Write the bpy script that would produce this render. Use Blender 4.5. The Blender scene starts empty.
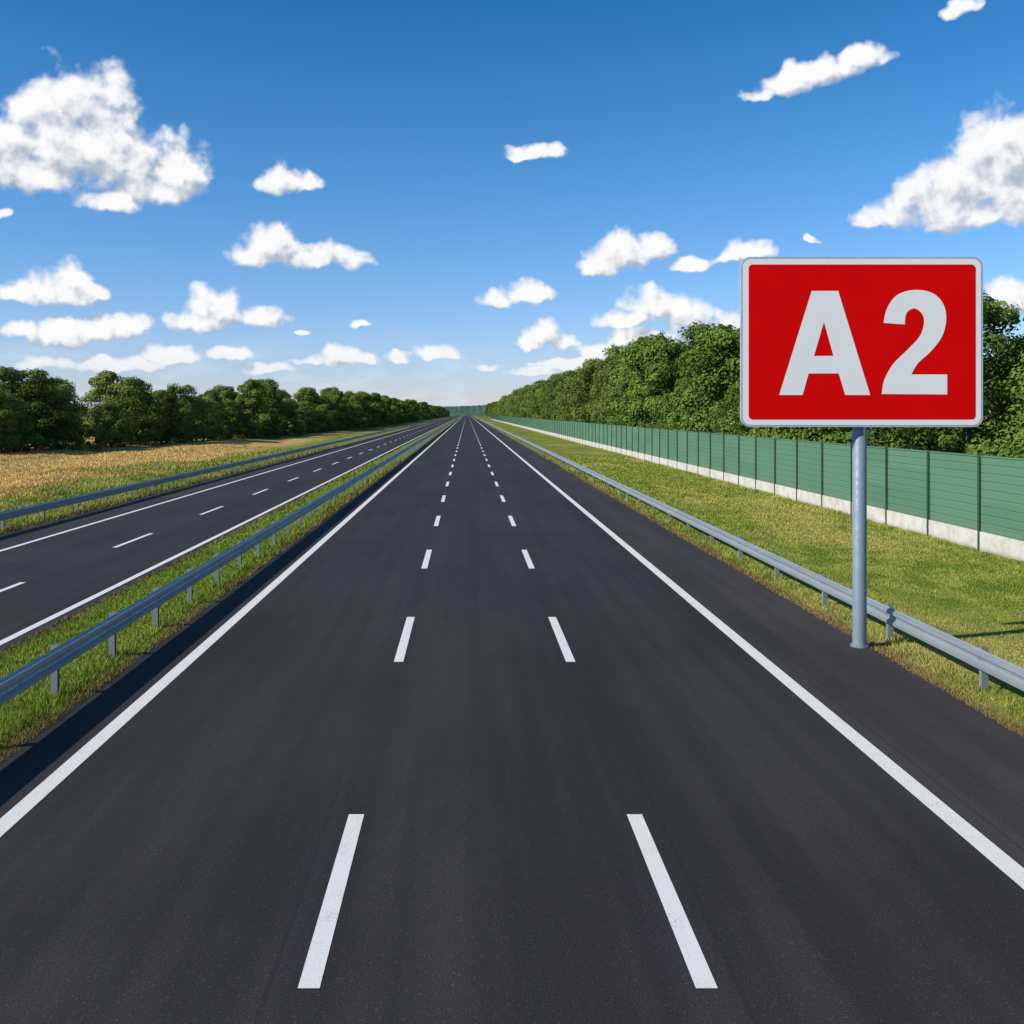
import bpy, bmesh, math, random
import numpy as np
from mathutils import Vector
from mathutils.geometry import tessellate_polygon
random.seed(7); rng=np.random.default_rng(7)
scene=bpy.context.scene
H=5.0; F=1000.0; VX,VY=467.0,413.0

# ---------------------------------------------------------------- helpers
def link(o,parent=None):
    scene.collection.objects.link(o)
    if parent: o.parent=parent
    return o
def empty(name,loc=(0,0,0)):
    e=bpy.data.objects.new(name,None); e.location=loc; e.empty_display_size=.5
    return link(e)
def mesh_obj(name,V,Fc,mats,parent=None,midx=None,smooth=False):
    me=bpy.data.meshes.new(name); me.from_pydata([tuple(v) for v in V],[],[tuple(f) for f in Fc])
    for m in (mats if isinstance(mats,(list,tuple)) else [mats]): me.materials.append(m)
    if midx is not None: me.polygons.foreach_set('material_index',midx)
    if smooth: me.polygons.foreach_set('use_smooth',[True]*len(me.polygons))
    me.update()
    return link(bpy.data.objects.new(name,me),parent)
class MB:
    def __init__(s): s.v=[]; s.f=[]; s.m=[]
    def box(s,x0,x1,y0,y1,z0,z1,m=0):
        b=len(s.v)
        s.v+=[(x0,y0,z0),(x1,y0,z0),(x1,y1,z0),(x0,y1,z0),(x0,y0,z1),(x1,y0,z1),(x1,y1,z1),(x0,y1,z1)]
        s.f+=[(b,b+3,b+2,b+1),(b+4,b+5,b+6,b+7),(b,b+1,b+5,b+4),(b+1,b+2,b+6,b+5),(b+2,b+3,b+7,b+6),(b+3,b,b+4,b+7)]
        s.m+=[m]*6
    def sweep_y(s,prof,ys,m=0,flip=False):
        b=len(s.v); n=len(prof)
        for y in ys:
            for (x,z) in prof: s.v.append((x,y,z))
        for j in range(len(ys)-1):
            for i in range(n-1):
                a=b+j*n+i
                q=(a,a+1,a+n+1,a+n)
                s.f.append(q[::-1] if flip else q); s.m.append(m)
    def prism_z(s,prof,z0,z1,m=0):
        b=len(s.v); n=len(prof)
        s.v+=[(x,y,z0) for x,y in prof]+[(x,y,z1) for x,y in prof]
        for i in range(n):
            j=(i+1)%n; s.f.append((b+i,b+j,b+n+j,b+n+i)); s.m.append(m)
        s.f.append(tuple(range(b+n,b+2*n))); s.m.append(m)
    def obj(s,name,mats,parent=None,smooth=False):
        return mesh_obj(name,s.v,s.f,mats,parent,s.m,smooth)

class NT:
    def __init__(s,nt): s.nt=nt
    def n(s,t,**kw):
        nd=s.nt.nodes.new(t)
        for k,v in kw.items(): setattr(nd,k,v)
        return nd
    def l(s,a,b): s.nt.links.new(a,b)
    def val(s,sock,v):
        if isinstance(v,bpy.types.NodeSocket): s.l(v,sock)
        else: sock.default_value=v
    def math(s,op,a,b=0.0,c=0.0,clamp=False):
        nd=s.n('ShaderNodeMath',operation=op); nd.use_clamp=clamp
        s.val(nd.inputs[0],a); s.val(nd.inputs[1],b); s.val(nd.inputs[2],c); return nd.outputs[0]
    def vm(s,op,a,b=(0,0,0),c=(0,0,0)):
        nd=s.n('ShaderNodeVectorMath',operation=op)
        s.val(nd.inputs[0],a); s.val(nd.inputs[1],b)
        if op=='MULTIPLY_ADD': s.val(nd.inputs[2],c)
        return nd.outputs['Value'] if op in('DOT_PRODUCT','LENGTH') else nd.outputs[0]
    def mix(s,f,a,b,blend='MIX'):
        nd=s.n('ShaderNodeMix',data_type='RGBA',blend_type=blend)
        s.val(nd.inputs[0],f); s.val(nd.inputs[6],a); s.val(nd.inputs[7],b); return nd.outputs[2]
    def noise(s,vec,scale,detail=3,rough=.5,dist=0,dim='3D'):
        nd=s.n('ShaderNodeTexNoise'); nd.noise_dimensions=dim; s.l(vec,nd.inputs['Vector'])
        nd.inputs['Scale'].default_value=scale; nd.inputs['Detail'].default_value=detail
        nd.inputs['Roughness'].default_value=rough; nd.inputs['Distortion'].default_value=dist
        return nd.outputs[0]
    def ss(s,v,a,b,o0=0.,o1=1.):
        nd=s.n('ShaderNodeMapRange',interpolation_type='SMOOTHSTEP'); s.val(nd.inputs[0],v)
        nd.inputs[1].default_value=a; nd.inputs[2].default_value=b
        nd.inputs[3].default_value=o0; nd.inputs[4].default_value=o1
        return nd.outputs[0]
    def diffuse(s,col):
        d=s.n('ShaderNodeBsdfDiffuse'); s.l(col,d.inputs[0]); s.l(d.outputs[0],s.nt.nodes['Material Output'].inputs[0])
def C(r,g,b): return (r,g,b,1)
def newmat(name):
    m=bpy.data.materials.new(name); m.use_nodes=True
    t=NT(m.node_tree); b=m.node_tree.nodes['Principled BSDF']
    return m,t,b
def pos(t): return t.n('ShaderNodeNewGeometry').outputs['Position']

# ---------------------------------------------------------------- sun & sky
SUN_EL=math.radians(33); SUN_AZ=math.radians(249)   # clockwise from +Y (camera looks to +Y)
S=Vector((math.sin(SUN_AZ)*math.cos(SUN_EL),math.cos(SUN_AZ)*math.cos(SUN_EL),math.sin(SUN_EL)))
ld=bpy.data.lights.new('sun','SUN'); ld.energy=5.0; ld.angle=math.radians(.53); ld.color=(1,.95,.87)
lo=bpy.data.objects.new('sun',ld); lo.rotation_euler=(-S).to_track_quat('-Z','Y').to_euler(); lo.location=S*100; link(lo)

w=bpy.data.worlds.new('World'); scene.world=w; w.use_nodes=True
wt=NT(w.node_tree); w.node_tree.nodes.clear()
try: w.cycles.sampling_method='NONE'
except Exception as e: print(e)

# clouds: listed as bearing / height figures of each puff, converted to sky azimuth / elevation
CL=[(62,106,52,46),(112,112,34,46),(18,142,50,44),(85,150,64,44),(30,165,54,30),(60,135,60,50),
 (175,165,42,34),(150,182,44,28),(112,200,36,15),
 (284,180,26,16),(306,183,17,11),
 (272,246,30,20),(255,256,28,12),(310,256,40,13),(348,258,24,11),
 (62,284,40,24),(18,292,24,11),(88,292,22,12),
 (98,326,50,16),(66,337,34,12),(130,322,26,12),
 (217,308,34,24),(200,322,34,13),(262,318,30,14),
 (533,151,30,9),(520,156,16,6),
 (622,250,32,22),(654,246,24,15),(600,266,24,10),
 (528,292,32,13),(496,299,22,9),
 (545,334,24,14),(562,341,18,8),(528,344,16,7),
 (655,302,40,18),(625,320,34,11),(690,318,26,18),
 (650,340,54,11),(610,350,40,9),
 (862,56,38,14),(820,70,44,16),(785,84,36,14),(762,94,24,8),
 (962,6,20,11),(948,14,14,8),
 (1000,150,54,44),(965,180,54,38),(925,204,50,26),(884,217,36,12),(1020,196,52,32),(960,212,62,20),
 (748,248,26,13),(730,258,20,7),(692,264,20,8),
 (1012,298,30,22),(990,314,20,10),
 (340,356,34,10),(365,360,26,8),(310,360,20,6),(437,351,26,8),(398,357,14,7),
 (20,330,22,10),(175,354,34,11),(232,353,24,8),(120,364,44,9),(45,362,36,9),
 (575,362,44,7),(722,330,30,18),(740,350,34,12),(800,380,60,16),(360,323,9,3.5),(302,332,8,3.5),(812,239,10,4),
 (486,366,20,5),(530,372,30,5),(4,212,9,7),(268,368,30,6),(700,380,40,12),
 (1085,140,60,50),(1120,250,60,24),(-60,160,60,40),(-70,300,50,22),(-110,220,30,12)]
def azel(px,py):
    x=px-VX; y=F; z=VY-py
    return math.atan2(x,y)*1000, math.atan2(z,math.hypot(x,y))*1000
BL=[]
for (px,py,rx,ry) in CL:
    a,e=azel(px,py+ry*.25); a0,e0=azel(px,py)
    BL.append((a,e,max(azel(px+rx,py)[0]-a0,2),max((azel(px,py-ry)[1]-e0)*1.25,2)))
g0=bpy.data.node_groups.new('CloudNoise','ShaderNodeTree')
g0.interface.new_socket('P',in_out='INPUT',socket_type='NodeSocketVector')
g0.interface.new_socket('W',in_out='OUTPUT',socket_type='NodeSocketVector')
g0.interface.new_socket('N',in_out='OUTPUT',socket_type='NodeSocketFloat')
g0.interface.new_socket('L',in_out='OUTPUT',socket_type='NodeSocketFloat')
gt=NT(g0); gi=gt.n('NodeGroupInput'); go=gt.n('NodeGroupOutput'); P=gi.outputs[0]
nz=gt.n('ShaderNodeTexNoise'); nz.noise_dimensions='2D'; nz.inputs['Scale'].default_value=1/26; nz.inputs['Detail'].default_value=2; gt.l(P,nz.inputs['Vector'])
wv=gt.vm('MULTIPLY_ADD',nz.outputs['Color'],(20,15,0),P); wv=gt.vm('SUBTRACT',wv,(10,7.5,0))
n1=gt.noise(P,1/32,6,.54,0,'2D')
vo=gt.n('ShaderNodeTexVoronoi',feature='F1'); vo.voronoi_dimensions='2D'; gt.l(wv,vo.inputs['Vector'])
vo.inputs['Scale'].default_value=1/22; vo.inputs['Detail'].default_value=2; vo.inputs['Roughness'].default_value=.45
N_=gt.math('MULTIPLY_ADD',gt.math('SUBTRACT',n1,.5),1.9,.42)
vb=gt.math('MULTIPLY',gt.math('SUBTRACT',.45,vo.outputs['Distance']),.55)
gt.l(wv,go.inputs[0]); gt.l(gt.math('ADD',N_,vb),go.inputs[1])
gt.l(gt.math('ADD',gt.math('MULTIPLY',n1,2.3),gt.math('MULTIPLY',vb,1.3)),go.inputs[2])
def field_group(idx,blobs):
    g=bpy.data.node_groups.new('CloudField%d'%idx,'ShaderNodeTree')
    g.interface.new_socket('P',in_out='INPUT',socket_type='NodeSocketVector')
    g.interface.new_socket('D',in_out='OUTPUT',socket_type='NodeSocketFloat')
    g.interface.new_socket('S',in_out='OUTPUT',socket_type='NodeSocketFloat')
    gt=NT(g); gi=gt.n('NodeGroupInput'); go=gt.n('NodeGroupOutput')
    nn=gt.n('ShaderNodeGroup'); nn.node_tree=g0; gt.l(gi.outputs[0],nn.inputs[0]); wv=nn.outputs[0]
    acc=None
    for (a,e,RX,RY) in blobs:
        q=gt.vm('MULTIPLY_ADD',wv,(1/RX,1/RY,0),(-a/RX,-e/RY,0))
        q2=gt.vm('MULTIPLY',q,(-1,-1.75,0)); q=gt.vm('MAXIMUM',q,q2)
        d=gt.vm('DOT_PRODUCT',q,q)
        if acc is None: acc=d
        else:
            sm=gt.n('ShaderNodeMath',operation='SMOOTH_MIN'); gt.l(acc,sm.inputs[0]); gt.l(d,sm.inputs[1]); sm.inputs[2].default_value=.3
            acc=sm.outputs[0]
    fld=gt.math('MAXIMUM',gt.math('SUBTRACT',1.0,acc),-2.)
    gt.l(gt.math('ADD',fld,nn.outputs[1]),go.inputs[0]); gt.l(gt.math('ADD',fld,nn.outputs[2]),go.inputs[1]); return g

tc=wt.n('ShaderNodeTexCoord'); dirn=wt.vm('NORMALIZE',tc.outputs['Generated'])
sp=wt.n('ShaderNodeSeparateXYZ'); wt.l(dirn,sp.inputs[0])
az=wt.math('MULTIPLY',wt.math('ARCTAN2',sp.outputs[0],sp.outputs[1]),1000)
el=wt.math('MULTIPLY',wt.math('ARCSINE',sp.outputs[2]),1000)
cb=wt.n('ShaderNodeCombineXYZ'); wt.l(az,cb.inputs[0]); wt.l(el,cb.inputs[1]); PV=cb.outputs[0]
sky=wt.n('ShaderNodeTexSky',sky_type='NISHITA'); sky.sun_disc=False
sky.sun_elevation=SUN_EL; sky.sun_rotation=SUN_AZ; sky.air_density=1.0; sky.dust_density=.2; sky.ozone_density=2.5; sky.altitude=0
rp=wt.n('ShaderNodeValToRGB'); wt.l(wt.math('DIVIDE',el,700),rp.inputs[0])
cr_=rp.color_ramp; cr_.elements[0].position=0; cr_.elements[0].color=C(.98,1.04,1.50)
cr_.elements[1].position=1; cr_.elements[1].color=C(.45,.85,1.15)
for p_,c_ in ((.07,C(.90,1.04,1.50)),(.17,C(.74,1.04,1.48)),(.32,C(.48,1.0,1.42)),(.55,C(.20,.82,1.28)),(.72,C(.18,.76,1.22))):
    e_=cr_.elements.new(p_); e_.color=c_
skyc=wt.mix(1.,sky.outputs[0],rp.outputs[0],'MULTIPLY')
def backg(c):
    bg=wt.n('ShaderNodeBackground'); bg.inputs['Strength'].default_value=.1; wt.l(c,bg.inputs['Color']); return bg.outputs[0]
out=backg(skyc)
AZ=[-760,-330,-130,60,260,400,800]; EL=[0,92,185,450]; idx=0
def between(v,a,b): return wt.math('MULTIPLY',wt.math('GREATER_THAN',v,a),wt.math('LESS_THAN',v,b))
for j in range(3):
    for i in range(6):
        a0,a1,e0,e1=AZ[i],AZ[i+1],EL[j],EL[j+1]
        bl=[b for b in BL if b[0]+b[2]*1.8+14>a0 and b[0]-b[2]*1.8-14<a1 and b[1]+b[3]*1.8+14>e0 and b[1]-b[3]*1.2-14<e1]
        if not bl: continue
        g=field_group(idx,bl); idx+=1
        def cf(v):
            nd=wt.n('ShaderNodeGroup'); nd.node_tree=g; wt.l(v,nd.inputs[0]); return nd.outputs
        o0=cf(PV); o1=cf(wt.vm('ADD',PV,(-7,13,0)))
        alpha=wt.math('MULTIPLY',wt.ss(o0[0],.04,1.0),wt.ss(el,2,75,.35,1.0))
        lit=wt.ss(wt.math('SUBTRACT',o0[1],o1[1]),-.80,.55)
        ccol=wt.mix(lit,C(4.4,5.1,6.2),C(9.7,9.7,9.75))
        base=skyc
        if j==0:
            veil=wt.math('MULTIPLY',wt.ss(wt.noise(wt.vm('MULTIPLY',PV,(.35,1.3,0)),1/28,4,.6,0,'2D'),.40,.75),wt.ss(el,92,20,0,.5))
            base=wt.mix(veil,skyc,C(7.0,8.2,9.3))
        mx=wt.n('ShaderNodeMixShader'); wt.l(wt.math('MULTIPLY',between(az,a0,a1),between(el,e0,e1)),mx.inputs[0])
        wt.l(out,mx.inputs[1]); wt.l(backg(wt.mix(alpha,base,ccol)),mx.inputs[2]); out=mx.outputs[0]
ow=wt.n('ShaderNodeOutputWorld'); wt.l(out,ow.inputs['Surface'])
scene.view_settings.view_transform='Standard'; scene.view_settings.look='None'; scene.view_settings.exposure=0

# ---------------------------------------------------------------- materials
def grass_group():
    g=bpy.data.node_groups.new('GrassColour','ShaderNodeTree')
    g.interface.new_socket('Color',in_out='OUTPUT',socket_type='NodeSocketColor')
    t=NT(g); go=t.n('NodeGroupOutput'); p=pos(t)
    s=t.n('ShaderNodeSeparateXYZ'); t.l(p,s.inputs[0]); X,Y=s.outputs[0],s.outputs[1]
    pp=t.vm('MULTIPLY',p,(1,.5,0))
    big=t.noise(pp,.16,3,.6,0,'2D'); mid=t.noise(pp,1.1,3,.65,0,'2D')
    col=t.mix(t.ss(mid,.33,.68),C(.14,.19,.032),C(.26,.28,.062))
    col=t.mix(t.ss(big,.45,.68,0,.65),col,C(.38,.33,.11))
    med=t.math('MULTIPLY',t.ss(X,-10.5,-9.5),t.ss(X,-6,-5,1,0))
    col=t.mix(t.math('MULTIPLY',med,.65),col,C(.16,.24,.03))
    wob=t.math('MULTIPLY_ADD',t.math('SUBTRACT',big,.5),16.,X)
    hay=t.math('MULTIPLY',t.ss(wob,-25,-31),t.ss(Y,360,200))
    hc=t.mix(t.ss(mid,.3,.7),C(.50,.31,.105),C(.66,.45,.18))
    gp=t.ss(t.noise(t.vm('MULTIPLY',p,(1.,.35,0)),.09,2,.5,0,'2D'),.55,.66,1,.4)
    col=t.mix(t.math('MULTIPLY',hay,gp),col,hc)
    n=t.math('MULTIPLY_ADD',mid,.8,-.4)
    for ex,w_ in ((8.62,.34),(-6.72,.12),(-9.72,.15),(-19.1,.25)):
        dd=t.math('ABSOLUTE',t.math('SUBTRACT',t.math('ADD',X,n),ex))
        col=t.mix(t.ss(dd,w_+.22,w_*.3,0,.75),col,C(.19,.125,.065))
    t.l(col,go.inputs[0]); return g
GG=grass_group()
def grass_col(t):
    nd=t.n('ShaderNodeGroup'); nd.node_tree=GG; return nd.outputs[0]
mG,t,b=newmat('ground_grass'); p=pos(t)
fine=t.noise(t.vm('MULTIPLY',p,(1,.6,1)),16,3,.75,0,'2D'); col=t.mix(t.ss(fine,.3,.7,0,.42),grass_col(t),C(.075,.085,.025))
sx=t.n('ShaderNodeSeparateXYZ'); t.l(p,sx.inputs[0])
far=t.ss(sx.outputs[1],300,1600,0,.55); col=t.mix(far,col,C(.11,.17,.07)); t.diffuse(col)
mB,t,b=newmat('grass_blades')
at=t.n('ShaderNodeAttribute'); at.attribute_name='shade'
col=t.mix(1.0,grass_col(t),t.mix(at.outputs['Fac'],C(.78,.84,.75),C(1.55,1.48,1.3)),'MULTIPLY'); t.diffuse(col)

def asphalt(name,base,light):
    m,t,b=newmat(name); p=pos(t)
    s=t.n('ShaderNodeSeparateXYZ'); t.l(p,s.inputs[0]); X,Y=s.outputs[0],s.outputs[1]
    agg=t.noise(p,60,2,.85,0,'2D'); gr=t.n('ShaderNodeTexVoronoi'); gr.voronoi_dimensions='2D'; gr.inputs['Scale'].default_value=70; t.l(p,gr.inputs['Vector'])
    col=t.mix(t.ss(agg,.34,.68),C(*[c*.64 for c in base]),C(*[c*1.34 for c in base]))
    col=t.mix(t.ss(gr.outputs['Color'],.78,.98,0,.55),col,C(*light))
    streak=t.noise(t.vm('MULTIPLY',p,(1.7,.035,0)),1.0,3,.6,0,'2D')
    col=t.mix(1.,col,t.mix(t.ss(streak,.3,.7),C(.87,.87,.88),C(1.14,1.13,1.12)),'MULTIPLY')
    blot=t.noise(t.vm('MULTIPLY',p,(1,.4,0)),.3,4,.65,0,'2D'); col=t.mix(1.,col,t.mix(t.ss(blot,.3,.7),C(.85,.85,.85),C(1.14,1.14,1.14)),'MULTIPLY')
    for jx in (2.36,-1.72,6.35):
        jd=t.math('ABSOLUTE',t.math('SUBTRACT',t.math('MULTIPLY_ADD',blot,.05,X),jx+.025))
        col=t.mix(t.ss(jd,.035,.012,0,.35),col,C(.015,.015,.016))
    t.l(col,b.inputs['Base Color']); b.inputs['Roughness'].default_value=.85; b.inputs['Specular IOR Level'].default_value=.22
    return m
mA=asphalt('asphalt',(.032,.029,.029),(.10,.095,.09))
mA2=asphalt('asphalt_shoulder',(.043,.037,.035),(.12,.11,.10))
mP,t,b=newmat('road_paint'); p=pos(t)
wn=t.noise(p,38,4,.75,0,'2D'); w2=t.noise(p,2.5,3,.6,0,'2D')
wear=t.ss(t.math('MULTIPLY_ADD',w2,.35,wn),.74,.9,0,.75)
col=t.mix(wear,C(.78,.76,.71),C(.22,.22,.215)); col=t.mix(t.ss(t.noise(p,90,1,.5,0,'2D'),.4,.7,0,.4),col,C(.48,.47,.45))
t.diffuse(col)
def metal(name,c,met=.55,r=.42,spots=.25):
    m,t,b=newmat(name); p=pos(t)
    n=t.noise(p,9,3,.7); n2=t.noise(t.vm('MULTIPLY',p,(4,.4,4)),1.2,3,.6)
    col=t.mix(t.ss(n,.35,.7,0,spots*2),C(*c),C(*[x*.7 for x in c])); col=t.mix(t.ss(n2,.4,.7,0,.4),col,C(*[min(x*1.25,1) for x in c]))
    t.l(col,b.inputs['Base Color']); b.inputs['Metallic'].default_value=met
    t.l(t.ss(n,.3,.7,r-.08,r+.12),b.inputs['Roughness']); return m
mR=metal('galvanised_steel',(.38,.42,.43),.45,.45); mRp=metal('galvanised_post',(.27,.29,.29),.35,.55)
mPole=metal('sign_pole_steel',(.20,.25,.29),.1,.55,.1)
def plain(name,c,r=.5,spec=.5,var=.08,sc=6):
    m,t,b=newmat(name); p=pos(t); n=t.noise(p,sc,3,.6)
    t.l(t.mix(t.ss(n,.3,.7),C(*[x*(1-var) for x in c]),C(*[min(1,x*(1+var)) for x in c])),b.inputs['Base Color'])
    b.inputs['Roughness'].default_value=r; b.inputs['Specular IOR Level'].default_value=spec; return m
mRed=plain('sign_red_film',(.80,.002,.002),.5,.05,.02,1.2); mWh=plain('sign_white_film',(.92,.89,.85),.5,.2,.01,2); mBk=plain('sign_aluminium',(.42,.47,.50),.5,.5)
mBar,t,b=newmat('barrier_panels'); p=pos(t); s=t.n('ShaderNodeSeparateXYZ'); t.l(p,s.inputs[0])
cell=t.math('FLOOR',t.math('DIVIDE',s.outputs[1],4.0)); cc=t.n('ShaderNodeCombineXYZ'); t.l(cell,cc.inputs[0]); t.l(t.math('FLOOR',t.math('DIVIDE',s.outputs[2],.9)),cc.inputs[1])
wn=t.n('ShaderNodeTexWhiteNoise',noise_dimensions='3D'); t.l(cc.outputs[0],wn.inputs['Vector'])
col=t.mix(wn.outputs[0],C(.080,.19,.11),C(.105,.225,.135))
dirt=t.noise(t.vm('MULTIPLY',p,(1,3.,.5)),1.0,3,.65)
col=t.mix(t.ss(dirt,.42,.75,0,.4),col,C(.13,.19,.115)); col=t.mix(t.ss(s.outputs[2],1.3,.7,0,.25),col,C(.16,.17,.11))
t.l(col,b.inputs['Base Color']); b.inputs['Roughness'].default_value=.7; b.inputs['Specular IOR Level'].default_value=.25
mBarP=plain('barrier_post_paint',(.03,.065,.045),.55)
mCon,t,b=newmat('plinth_concrete'); p=pos(t); s=t.n('ShaderNodeSeparateXYZ'); t.l(p,s.inputs[0])
col=t.mix(t.ss(t.noise(p,1.8,4,.7),.35,.7),C(.64,.60,.52),C(.48,.45,.38)); col=t.mix(t.ss(s.outputs[2],.25,.02,0,.5),col,C(.2,.19,.12))
t.diffuse(col)
def foliage(name,d,l,br):
    m,t,b=newmat(name); at=t.n('ShaderNodeAttribute'); at.attribute_name='shade'
    oi=t.n('ShaderNodeObjectInfo')
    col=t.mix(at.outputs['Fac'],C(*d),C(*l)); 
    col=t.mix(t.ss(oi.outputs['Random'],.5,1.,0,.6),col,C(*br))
    v=t.math('MULTIPLY_ADD',t.math('FRACT',t.math('MULTIPLY',oi.outputs['Random'],7.3)),.55,.75); cv=t.n('ShaderNodeCombineXYZ'); [t.l(v,cv.inputs[i]) for i in range(3)]
    t.diffuse(t.mix(1.,col,cv.outputs[0],'MULTIPLY')); return m
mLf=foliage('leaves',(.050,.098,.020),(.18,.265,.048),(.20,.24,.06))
mTr=plain('bark',(.10,.075,.05),.9,.2,.3,8)
mHill,t,b=newmat('hill_woodland'); p=pos(t); n=t.noise(t.vm('MULTIPLY',p,(1,.3,2)),.06,4,.75)
t.diffuse(t.mix(t.ss(n,.35,.65),C(.050,.095,.07),C(.09,.145,.10)))  # woodland greens lightened and blued, aerial haze painted into the colour
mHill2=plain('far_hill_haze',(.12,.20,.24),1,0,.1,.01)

# ---------------------------------------------------------------- ground
def gh(x,y):
    x=np.asarray(x,float); y=np.asarray(y,float)
    m=np.clip((x-9.8)/2.5,0,1)*np.clip((18.2-x)/2,0,1)*.5+np.clip((-21-x)/10,0,1)
    m=m*np.clip((1500-y)/400,0,1)
    n=.16*np.sin(x*.31+y*.043+1)+.12*np.sin(y*.11-x*.17)+.1*np.sin(x*.9+y*.23)*.6
    return m*n
xs=np.unique(np.concatenate([np.array([-6000,-4000,-2500,-1500,-1000,-600,-400,-250,-180,-130,-100]),np.arange(-85,45,.8),np.array([50,60,80,110,160,250,400,700,1200,2500,4000,6000])]))
ys=np.unique(np.concatenate([np.array([-300,-100,-40]),np.arange(-20,160,1.6),np.arange(160,500,6),np.arange(500,2000,50),np.array([2400,3000,4000,5500,7000])]))
XX,YY=np.meshgrid(xs,ys); ZZ=gh(XX,YY)
V=np.stack([XX,YY,ZZ],-1).reshape(-1,3); nx=len(xs); ny=len(ys)
Fc=[(j*nx+i,j*nx+i+1,(j+1)*nx+i+1,(j+1)*nx+i) for j in range(ny-1) for i in range(nx-1)]
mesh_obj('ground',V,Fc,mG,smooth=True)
YE=1750
def strip(mb,x0,x1,y0,y1,z,m=0,step=None):
    b=len(mb.v); mb.v+=[(x0,y0,z),(x1,y0,z),(x1,y1,z),(x0,y1,z)]; mb.f.append((b,b+1,b+2,b+3)); mb.m.append(m)
def road(name,xa,xb,mi,segs):
    mb=MB()
    for (x0,x1,m) in segs:
        for y0 in (-30,40,150,500): 
            y1={-30:40,40:150,150:500,500:YE}[y0]; strip(mb,x0,x1,y0,y1,.02,m)
    mb.box(xa-.05,xb+.05,-30,YE,-.15,.012,0)
    return mb.obj(name,[mA,mA2])
road('motorway_road',-6.7,8.6,0,[(-6.7,6.12,0),(6.12,8.6,1)])
road('motorway_road',-19.1,-9.72,0,[(-19.1,-17.1,1),(-17.1,-9.72,0)])
mb=MB(); zm=.025
def line(xc,w_): strip(mb,xc-w_/2,xc+w_/2,-30,YE,zm)
line(5.95,.27); line(-5.6,.25); line(-10.1,.2); line(-16.85,.2)
for xc,w_,ph in ((2.075,.19,0),(-1.37,.19,0),(-13.05,.17,5)):
    y=12.4-36+ph
    while y<YE: strip(mb,xc-w_/2,xc+w_/2,y-(3.75 if y<13 else 4.4),y,zm); y+=12
mb.obj('road_markings',mP)

# ---------------------------------------------------------------- guard rails
def guard_rail(x,side,zt,zb,sp,y0,y1,ph=0.):
    par=empty('guard_rail',(x,0,0))
    pr=[(0,0),(.05,.018),(.12,.078),(.28,.083),(.37,.02),(.44,0),(.56,0),(.63,.02),(.72,.083),(.88,.078),(.95,.018),(1,0)]
    prof=[(side*(.07+d),zb+(zt-zb)*t_) for t_,d in pr]
    mb=MB(); mb.sweep_y(prof,[y0]+list(np.arange(y0+4,min(y1,400),4))+[y1],0)
    y=y0+4
    while y<320:
        pj=[(px+side*.005,pz) for px,pz in prof]; mb.sweep_y(pj,[y-.17,y+.17],0)
        for tz in (.2,.8):
            for yo in (-.11,.11):
                zc=zb+(zt-zb)*tz; mb.box(side*.155-.008,side*.155+.008,y+yo-.018,y+yo+.018,zc-.018,zc+.018,0)
        y+=4
    o=mb.obj('beam',mR,par); s=o.modifiers.new('t','SOLIDIFY'); s.thickness=.004
    mb=MB(); y=y0+ph; hw=.05; th=.008
    while y<y1:
        if y>700: sp_=sp*4
        elif y>350: sp_=sp*2
        else: sp_=sp
        X0=-.06
        I=[(X0,-hw),(X0+.12,-hw),(X0+.12,-hw+th),(X0+th,-hw+th),(X0+th,hw-th),(X0+.12,hw-th),(X0+.12,hw),(X0,hw)]
        I=[(px,y+py) for px,py in I]
        mb.prism_z(I,-.1,zt+.03)
        xa,xb=sorted((side*.062,side*.078)); mb.box(xa,xb,y-.09,y+.09,zb+.04,zt-.04)
        y+=sp_
    mb.obj('posts',mRp,par); return par
guard_rail(-7.25,+1,.90,.50,2.85,4.2,YE,2.0)
guard_rail(9.3,-1,.76,.38,4.0,6.0,YE,.0)
guard_rail(-19.5,+1,.88,.50,4.0,10.,YE)

# ---------------------------------------------------------------- noise barrier
par=empty('noise_barrier',(18.6,0,0)); zt=3.42; z0=.72
rr=[]; z=z0; nr=9; hh=(zt-z0)/nr
for i in range(nr):
    rr+=[(0,z),(0,z+hh*.06),(-.018,z+hh*.14),(-.018,z+hh*.94)]; z+=hh
rr.append((0,zt))
mb=MB(); YB0,YB1=12.2,760.2
k=YB0
while k<YB1-1:
    mb.sweep_y(rr[::-1],[k+.05,k+3.95]); mb.sweep_y([(.1,zt),(.1,z0)],[k+.05,k+3.95],0,True)
    mb.box(-.05,.12,k+.05,k+3.95,zt,zt+.05,0); k+=4
mb.obj('panels',mBar,par)
mb=MB(); k=YB0
while k<YB1+1: mb.box(-.1,.12,k-.055,k+.055,-.1,zt+.09); k+=4
mb.obj('posts',mBarP,par)
mb=MB(); k=YB0
while k<YB1-1:
    mb.box(-.07,.09,k+.057,k+3.943,-.3,z0-.004); k+=4
mb.obj('concrete_plinth',mCon,par)

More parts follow.
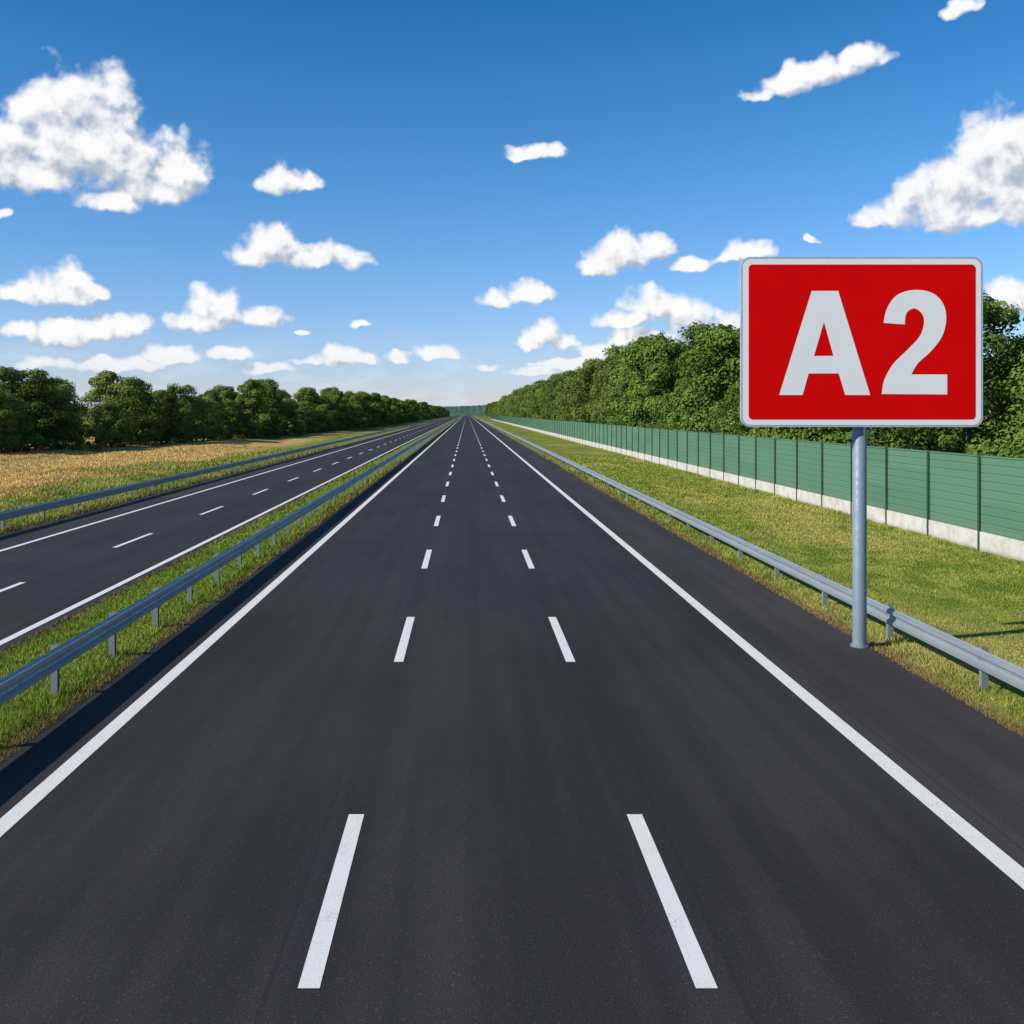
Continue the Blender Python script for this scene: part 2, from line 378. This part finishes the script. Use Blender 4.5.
# ---------------------------------------------------------------- sign
DS=21.1; sc=DS/F
def sxz(px,py): return ((px-VX)*sc,H+(VY-py)*sc)
par=empty('road_sign',(0,0,0)); cx,cz=sxz(862,342); par.location=(cx,DS,0)
def rrect(w_,h_,r,n=10):
    pts=[]
    for (qx,qz,a0) in ((w_/2-r,h_/2-r,0),(-w_/2+r,h_/2-r,90),(-w_/2+r,-h_/2+r,180),(w_/2-r,-h_/2+r,270)):
        for i in range(n+1):
            a=math.radians(a0+90*i/n); pts.append((qx+r*math.cos(a),qz+r*math.sin(a)+cz))
    return pts
def plate(name,pts,y0,y1,mat):
    n=len(pts); V=[(x,y0,z) for x,z in pts]+[(x,y1,z) for x,z in pts]
    Fc=[tuple(range(n)),tuple(range(2*n-1,n-1,-1))]+[((i+1)%n,i,n+i,n+(i+1)%n) for i in range(n)]
    o=mesh_obj(name,V,Fc,mat,par); return o
plate('panel_body',rrect(242*sc,170*sc,.2),0,.07,mBk)
plate('panel_white_border',rrect(238*sc,166*sc,.17),-.004,-.0005,mWh)
plate('panel_red_face',rrect(227*sc,155*sc,.09),-.008,-.0045,mRed)
def flat(name,polys,mat,y):
    loops=[[Vector((a-cx,b,0)) for a,b in [sxz(*q) for q in lp]] for lp in polys]
    allp=[v for lp in loops for v in lp]; tris=tessellate_polygon(loops)
    V=[(v.x,y,v.y) for v in allp]
    Fc=[]
    for tr in tris:
        a,b_,c_=[allp[i] for i in tr]
        cr=(b_.x-a.x)*(c_.y-a.y)-(b_.y-a.y)*(c_.x-a.x)
        if abs(cr)<1e-9: continue
        Fc.append(tuple(tr) if cr>0 else tuple(tr[::-1]))
    return mesh_obj(name,V,Fc,mat,par)
A_out=[(779,395),(811.5,291),(838,291),(870,395),(845,395),(838.5,373.5),(808.5,373.5),(802.5,395)]
A_in=[(813.8,356),(833.3,356),(823.8,322)]
flat('letter_A',[A_out,A_in],mWh,-.012)
def cr(pts,n=6):
    out=[]
    for i in range(1,len(pts)-2):
        p0,p1,p2,p3=[np.array(q,float) for q in pts[i-1:i+3]]
        for k in range(n):
            t_=k/n; out.append(tuple(.5*((2*p1)+(-p0+p2)*t_+(2*p0-5*p1+4*p2-p3)*t_**2+(-p0+3*p1-3*p2+p3)*t_**3)))
    out.append(tuple(pts[-2])); return out
outer=cr([(884,335),(883.5,323),(887,308),(897,295),(914,290),(932,293),(943,304),(946,319),(942,336),(931,351),(918,363),(911,374.5),(908,380)])
inner=cr([(880,400),(881.5,394),(884,380),(893,364),(908,349),(919,337),(923.5,325),(922.5,315),(914.5,308.5),(906.5,313),(904.5,324.5),(905,330)])
two=outer+[(947,374.5),(947,394.5)]+inner
flat('digit_2',[two],mWh,-.012)
def cyl(mb,x,y,r,z0,z1,n=28,m=0):
    mb.prism_z([(x+r*math.cos(2*math.pi*i/n),y+r*math.sin(2*math.pi*i/n)) for i in range(n)],z0,z1,m)
px0=(859.5-VX)*(DS+.25)/F-cx
mb=MB(); cyl(mb,px0,.25,.145,0,cz+70*sc); cyl(mb,px0,.25,.155,cz+70*sc,cz+70*sc+.04); o=mb.obj('pole',mPole,par)
for f in o.data.polygons: f.use_smooth=len(f.vertices)==4
mb=MB(); cyl(mb,px0,.25,.19,.015,.045); cyl(mb,px0,.25,.165,.045,.08)
for i in range(4):
    a=math.pi/4+i*math.pi/2; cyl(mb,px0+.172*math.cos(a),.25+.172*math.sin(a),.014,.046,.07,8)
mb.obj('base_flange',mRp,par)
mb=MB()
for zz in (cz-1.2,cz,cz+1.2): mb.box(-2.3,2.3,.072,.104,zz-.05,zz+.05); mb.box(px0-.19,px0+.19,.106,.41,zz-.035,zz+.035)
mb.obj('brackets',mBk,par)

# ---------------------------------------------------------------- trees
def tree_mesh(name,seed,h,cw,zlo,nclump,nleaf,ls):
    r=np.random.default_rng(seed); rd=random.Random(seed)
    V=[];Fq=[];mi=[];shd=[]
    def tube(p0,p1,r0,r1,n=6):
        b=len(V); d=(Vector(p1)-Vector(p0)); q=d.to_track_quat('Z','Y')
        for pp,rad in ((p0,r0),(p1,r1)):
            for i in range(n):
                a=2*math.pi*i/n; V.append(tuple(Vector(pp)+q@Vector((rad*math.cos(a),rad*math.sin(a),0)))); shd.append(.3)
        for i in range(n): Fq.append((b+i,b+(i+1)%n,b+n+(i+1)%n,b+n+i)); mi.append(1)
    lean=(rd.uniform(-.3,.3),rd.uniform(-.3,.3)); pts=[(lean[0]*t_*t_*h*.15,lean[1]*t_*t_*h*.15,t_*h*.85) for t_ in (0,.25,.5,.75,1)]
    R=h*.02
    for i in range(4): tube((pts[i][0],pts[i][1],pts[i][2]-(.3 if i==0 else 0)),pts[i+1],R*(1-.22*i),R*(1-.22*(i+1)))
    cl=[]
    for i in range(nclump):
        z=zlo+(1-zlo)*((i+.5)/nclump); z=min(.93,z+rd.uniform(-.06,.06)); a=i*2.399+rd.uniform(-.6,.6)
        tt=(z-zlo)/(1-zlo); wid=cw*h*(math.sin(math.pi*min(1,tt*.82+.18))**.65)*rd.uniform(.45,1.12)
        c=(wid*math.cos(a),wid*math.sin(a),z*h); cr_=h*rd.uniform(.09,.165)*(1.05-.3*tt)
        cl.append((c,cr_,rd.random()))
        if i%2==0: tube((0,0,max(.1*h,c[2]-.18*h)),tuple(np.array(c)*.9),R*.45,R*.12,4)
    nl=nleaf//len(cl); P=[];N=[];Sd=[];SZ=[]
    for (c,cr_,rs) in cl:
        d=r.normal(size=(nl,3)); d/=np.linalg.norm(d,axis=1)[:,None]
        d[:,2]=np.where((d[:,2]<-.3)&(r.random(nl)<.6),-d[:,2],d[:,2])
        rad=cr_*(.6+.5*r.random(nl)**.6)*(1+.22*np.sin(d[:,0]*6+c[0])*np.cos(d[:,1]*5+c[2]))
        p=np.array(c)+d*rad[:,None]*np.array((1.15,1.15,.85))
        P.append(p); N.append(d*1.1+r.normal(size=(nl,3))*.45+np.array((0,0,.3)))
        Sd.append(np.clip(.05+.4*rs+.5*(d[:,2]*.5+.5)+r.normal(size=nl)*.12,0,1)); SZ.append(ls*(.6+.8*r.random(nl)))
    P=np.concatenate(P);N=np.concatenate(N);Sd=np.concatenate(Sd);SZ=np.concatenate(SZ)
    N/=np.linalg.norm(N,axis=1)[:,None]; T=np.cross(N,r.normal(size=N.shape)); T/=np.linalg.norm(T,axis=1)[:,None]; B=np.cross(N,T)
    s_=SZ[:,None]; q=np.stack([P-T*s_,P-B*s_*.6,P+T*s_,P+B*s_*.6],1).reshape(-1,3)
    nb=len(V); V2=np.concatenate([np.array(V),q]); n=len(P)
    base=nb+np.arange(n)*4; Fl=np.stack([base,base+1,base+2,base+3],1)
    me=bpy.data.meshes.new(name); me.from_pydata(V2.tolist(),[],Fq+Fl.tolist())
    me.materials.append(mLf); me.materials.append(mTr)
    me.polygons.foreach_set('material_index',mi+[0]*n)
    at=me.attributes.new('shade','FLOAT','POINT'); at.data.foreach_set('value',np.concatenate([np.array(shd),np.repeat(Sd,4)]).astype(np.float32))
    me.update(); return me
TR=[tree_mesh('tree_v%d'%i,10+i,10.,[.30,.36,.26,.33,.38,.30][i],[.1,.05,.14,.07,.04,.1][i],[26,32,20,28,36,26][i],16500,.125) for i in range(6)]
BU=[tree_mesh('bush_v%d'%i,40+i,4.,.55,.05,12,4500,.10) for i in range(3)]
def place(par,me,x,y,h,base,wmul=1.):
    o=bpy.data.objects.new('tree',me); s=h/base; o.scale=(wmul*s*random.uniform(.9,1.2),wmul*s*random.uniform(.9,1.2),s)
    o.location=(x,y,float(gh(x,y))); o.rotation_euler=(0,0,random.uniform(0,6.28)); link(o,par)
def row(poly,hf,sgn,step):
    par=empty('tree_row'); cnt=0
    for k in range(len(poly)-1):
        (xa,ya),(xb,yb)=poly[k],poly[k+1]; L=math.hypot(xb-xa,yb-ya); n=max(1,int(L/(step*(1 if ya<500 else 1.6))))
        for i in range(n):
            t_=i/n; x=xa+(xb-xa)*t_; y=ya+(yb-ya)*t_
            if y<320:
                place(par,random.choice(BU),x+random.uniform(-1,1),y+random.uniform(-2,2),random.uniform(2.4,4.6),4.)
                if sgn<0: place(par,random.choice(BU),x+sgn*random.uniform(2,6),y+step*.5+random.uniform(-1,1),random.uniform(4,6),4.)
            for r_ in range(2):
                u=random.random(); hm=random.uniform(.62,.86) if u<.42 else (random.uniform(.88,1.08) if u<.78 else random.uniform(1.15,1.36))
                if r_==1: hm=max(hm,.8)
                place(par,random.choice(TR),x+sgn*(2.2+r_*5.5+random.uniform(-1.8,1.8)),y+random.uniform(-2.6,2.6),hf(y)*hm*(1+.04*r_),10.,1.25 if hm<.9 else .98); cnt+=1
    print('trees',cnt); return par
row([(-95,70),(-78,88),(-57,119),(-50,156),(-42,190),(-37,263),(-33,400),(-31,600),(-29,1000),(-30,1650)],lambda y: 10.2 if y<160 else 9.4,-1,6.4)
row([(30,26),(30,120),(31,220),(30,400),(31,700),(34,1100),(34,1650)],lambda y: 9.8+5.0*min(1,max(0,(y-50)/150)),1,6.8)

# ---------------------------------------------------------------- hills
def hill(name,y,x0,x1,n,hf,mat,depth):
    V=[];Fc=[]
    for i in range(n+1):
        x=x0+(x1-x0)*i/n; h=hf(x); 
        for (dy,k) in ((0,0),(depth*.15,.55),(depth*.4,.9),(depth*.7,1),(depth,.7)): V.append((x,y+dy,h*k-.5))
    for i in range(n):
        for j in range(4): a=i*5+j; Fc.append((a,a+5,a+6,a+1))
    mesh_obj(name,V,Fc,mat,smooth=False)
hill('hill',1790,-2500,2500,900,lambda x:15+4*math.sin(x*.006+1)+2.5*math.sin(x*.021)+random.uniform(-1.6,1.6),mHill,160)
hill('hill',3600,-4500,4500,300,lambda x:26+10*math.sin(x*.0021+2)+5*math.sin(x*.006),mHill2,800)

# ---------------------------------------------------------------- grass blades
def blades(name,regs):
    PX=[];PY=[];HS=[]
    for (x0,x1,y0,y1,n,hm) in regs:
        u=rng.random(n); y=1/(1/y0+(1/y1-1/y0)*u)
        x=x0+(x1-x0)*rng.random(n)
        cl=np.sin(x*3.1+np.sin(y*1.7)*2)*np.sin(y*2.3+x*1.1)
        PX.append(x);PY.append(y);HS.append(hm*(.55+.45*rng.random(n))*(1+.35*cl)*np.clip(y/30,.85,1.7))
    x=np.concatenate(PX);y=np.concatenate(PY);h=np.concatenate(HS); n=len(x); z=gh(x,y)
    wd=(.006+.006*rng.random(n))*np.clip(y/18,.9,6); a=rng.random(n)*math.tau; le=h*(.2+.6*rng.random(n)); b_=rng.random(n)*math.tau
    V=np.empty((n,3,3)); dx=np.cos(a)*wd; dy=np.sin(a)*wd
    V[:,0]=np.stack([x-dx,y-dy,z-.01],1); V[:,1]=np.stack([x+dx,y+dy,z-.01],1)
    V[:,2]=np.stack([x+le*np.cos(b_),y+le*np.sin(b_),z+h],1)
    me=bpy.data.meshes.new(name); me.vertices.add(n*3); me.vertices.foreach_set('co',V.reshape(-1).astype(np.float32))
    me.loops.add(n*3); me.loops.foreach_set('vertex_index',np.arange(n*3,dtype=np.int32))
    me.polygons.add(n); me.polygons.foreach_set('loop_start',np.arange(0,n*3,3,dtype=np.int32))
    try: me.polygons.foreach_set('loop_total',np.full(n,3,dtype=np.int32))
    except Exception: pass
    me.materials.append(mB); me.update(calc_edges=True)
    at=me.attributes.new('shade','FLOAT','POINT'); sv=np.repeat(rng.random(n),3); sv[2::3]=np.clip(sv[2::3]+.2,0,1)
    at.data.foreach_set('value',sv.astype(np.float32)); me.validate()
    link(bpy.data.objects.new(name,me))
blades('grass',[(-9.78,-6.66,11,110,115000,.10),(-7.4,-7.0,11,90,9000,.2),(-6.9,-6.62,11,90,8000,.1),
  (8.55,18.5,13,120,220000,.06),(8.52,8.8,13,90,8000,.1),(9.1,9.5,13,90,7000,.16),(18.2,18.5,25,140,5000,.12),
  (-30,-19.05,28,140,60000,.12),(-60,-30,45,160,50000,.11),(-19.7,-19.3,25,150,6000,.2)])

# ---------------------------------------------------------------- camera
cam=bpy.data.cameras.new('camera'); co=bpy.data.objects.new('camera',cam); link(co)
cam.sensor_width=36; cam.lens=36*F/1024; cam.shift_x=(512-VX)/1024; cam.shift_y=-(512-VY)/1024
co.location=(0,0,H); co.rotation_euler=(math.pi/2,0,0); cam.clip_end=20000; cam.clip_start=.1
scene.camera=co
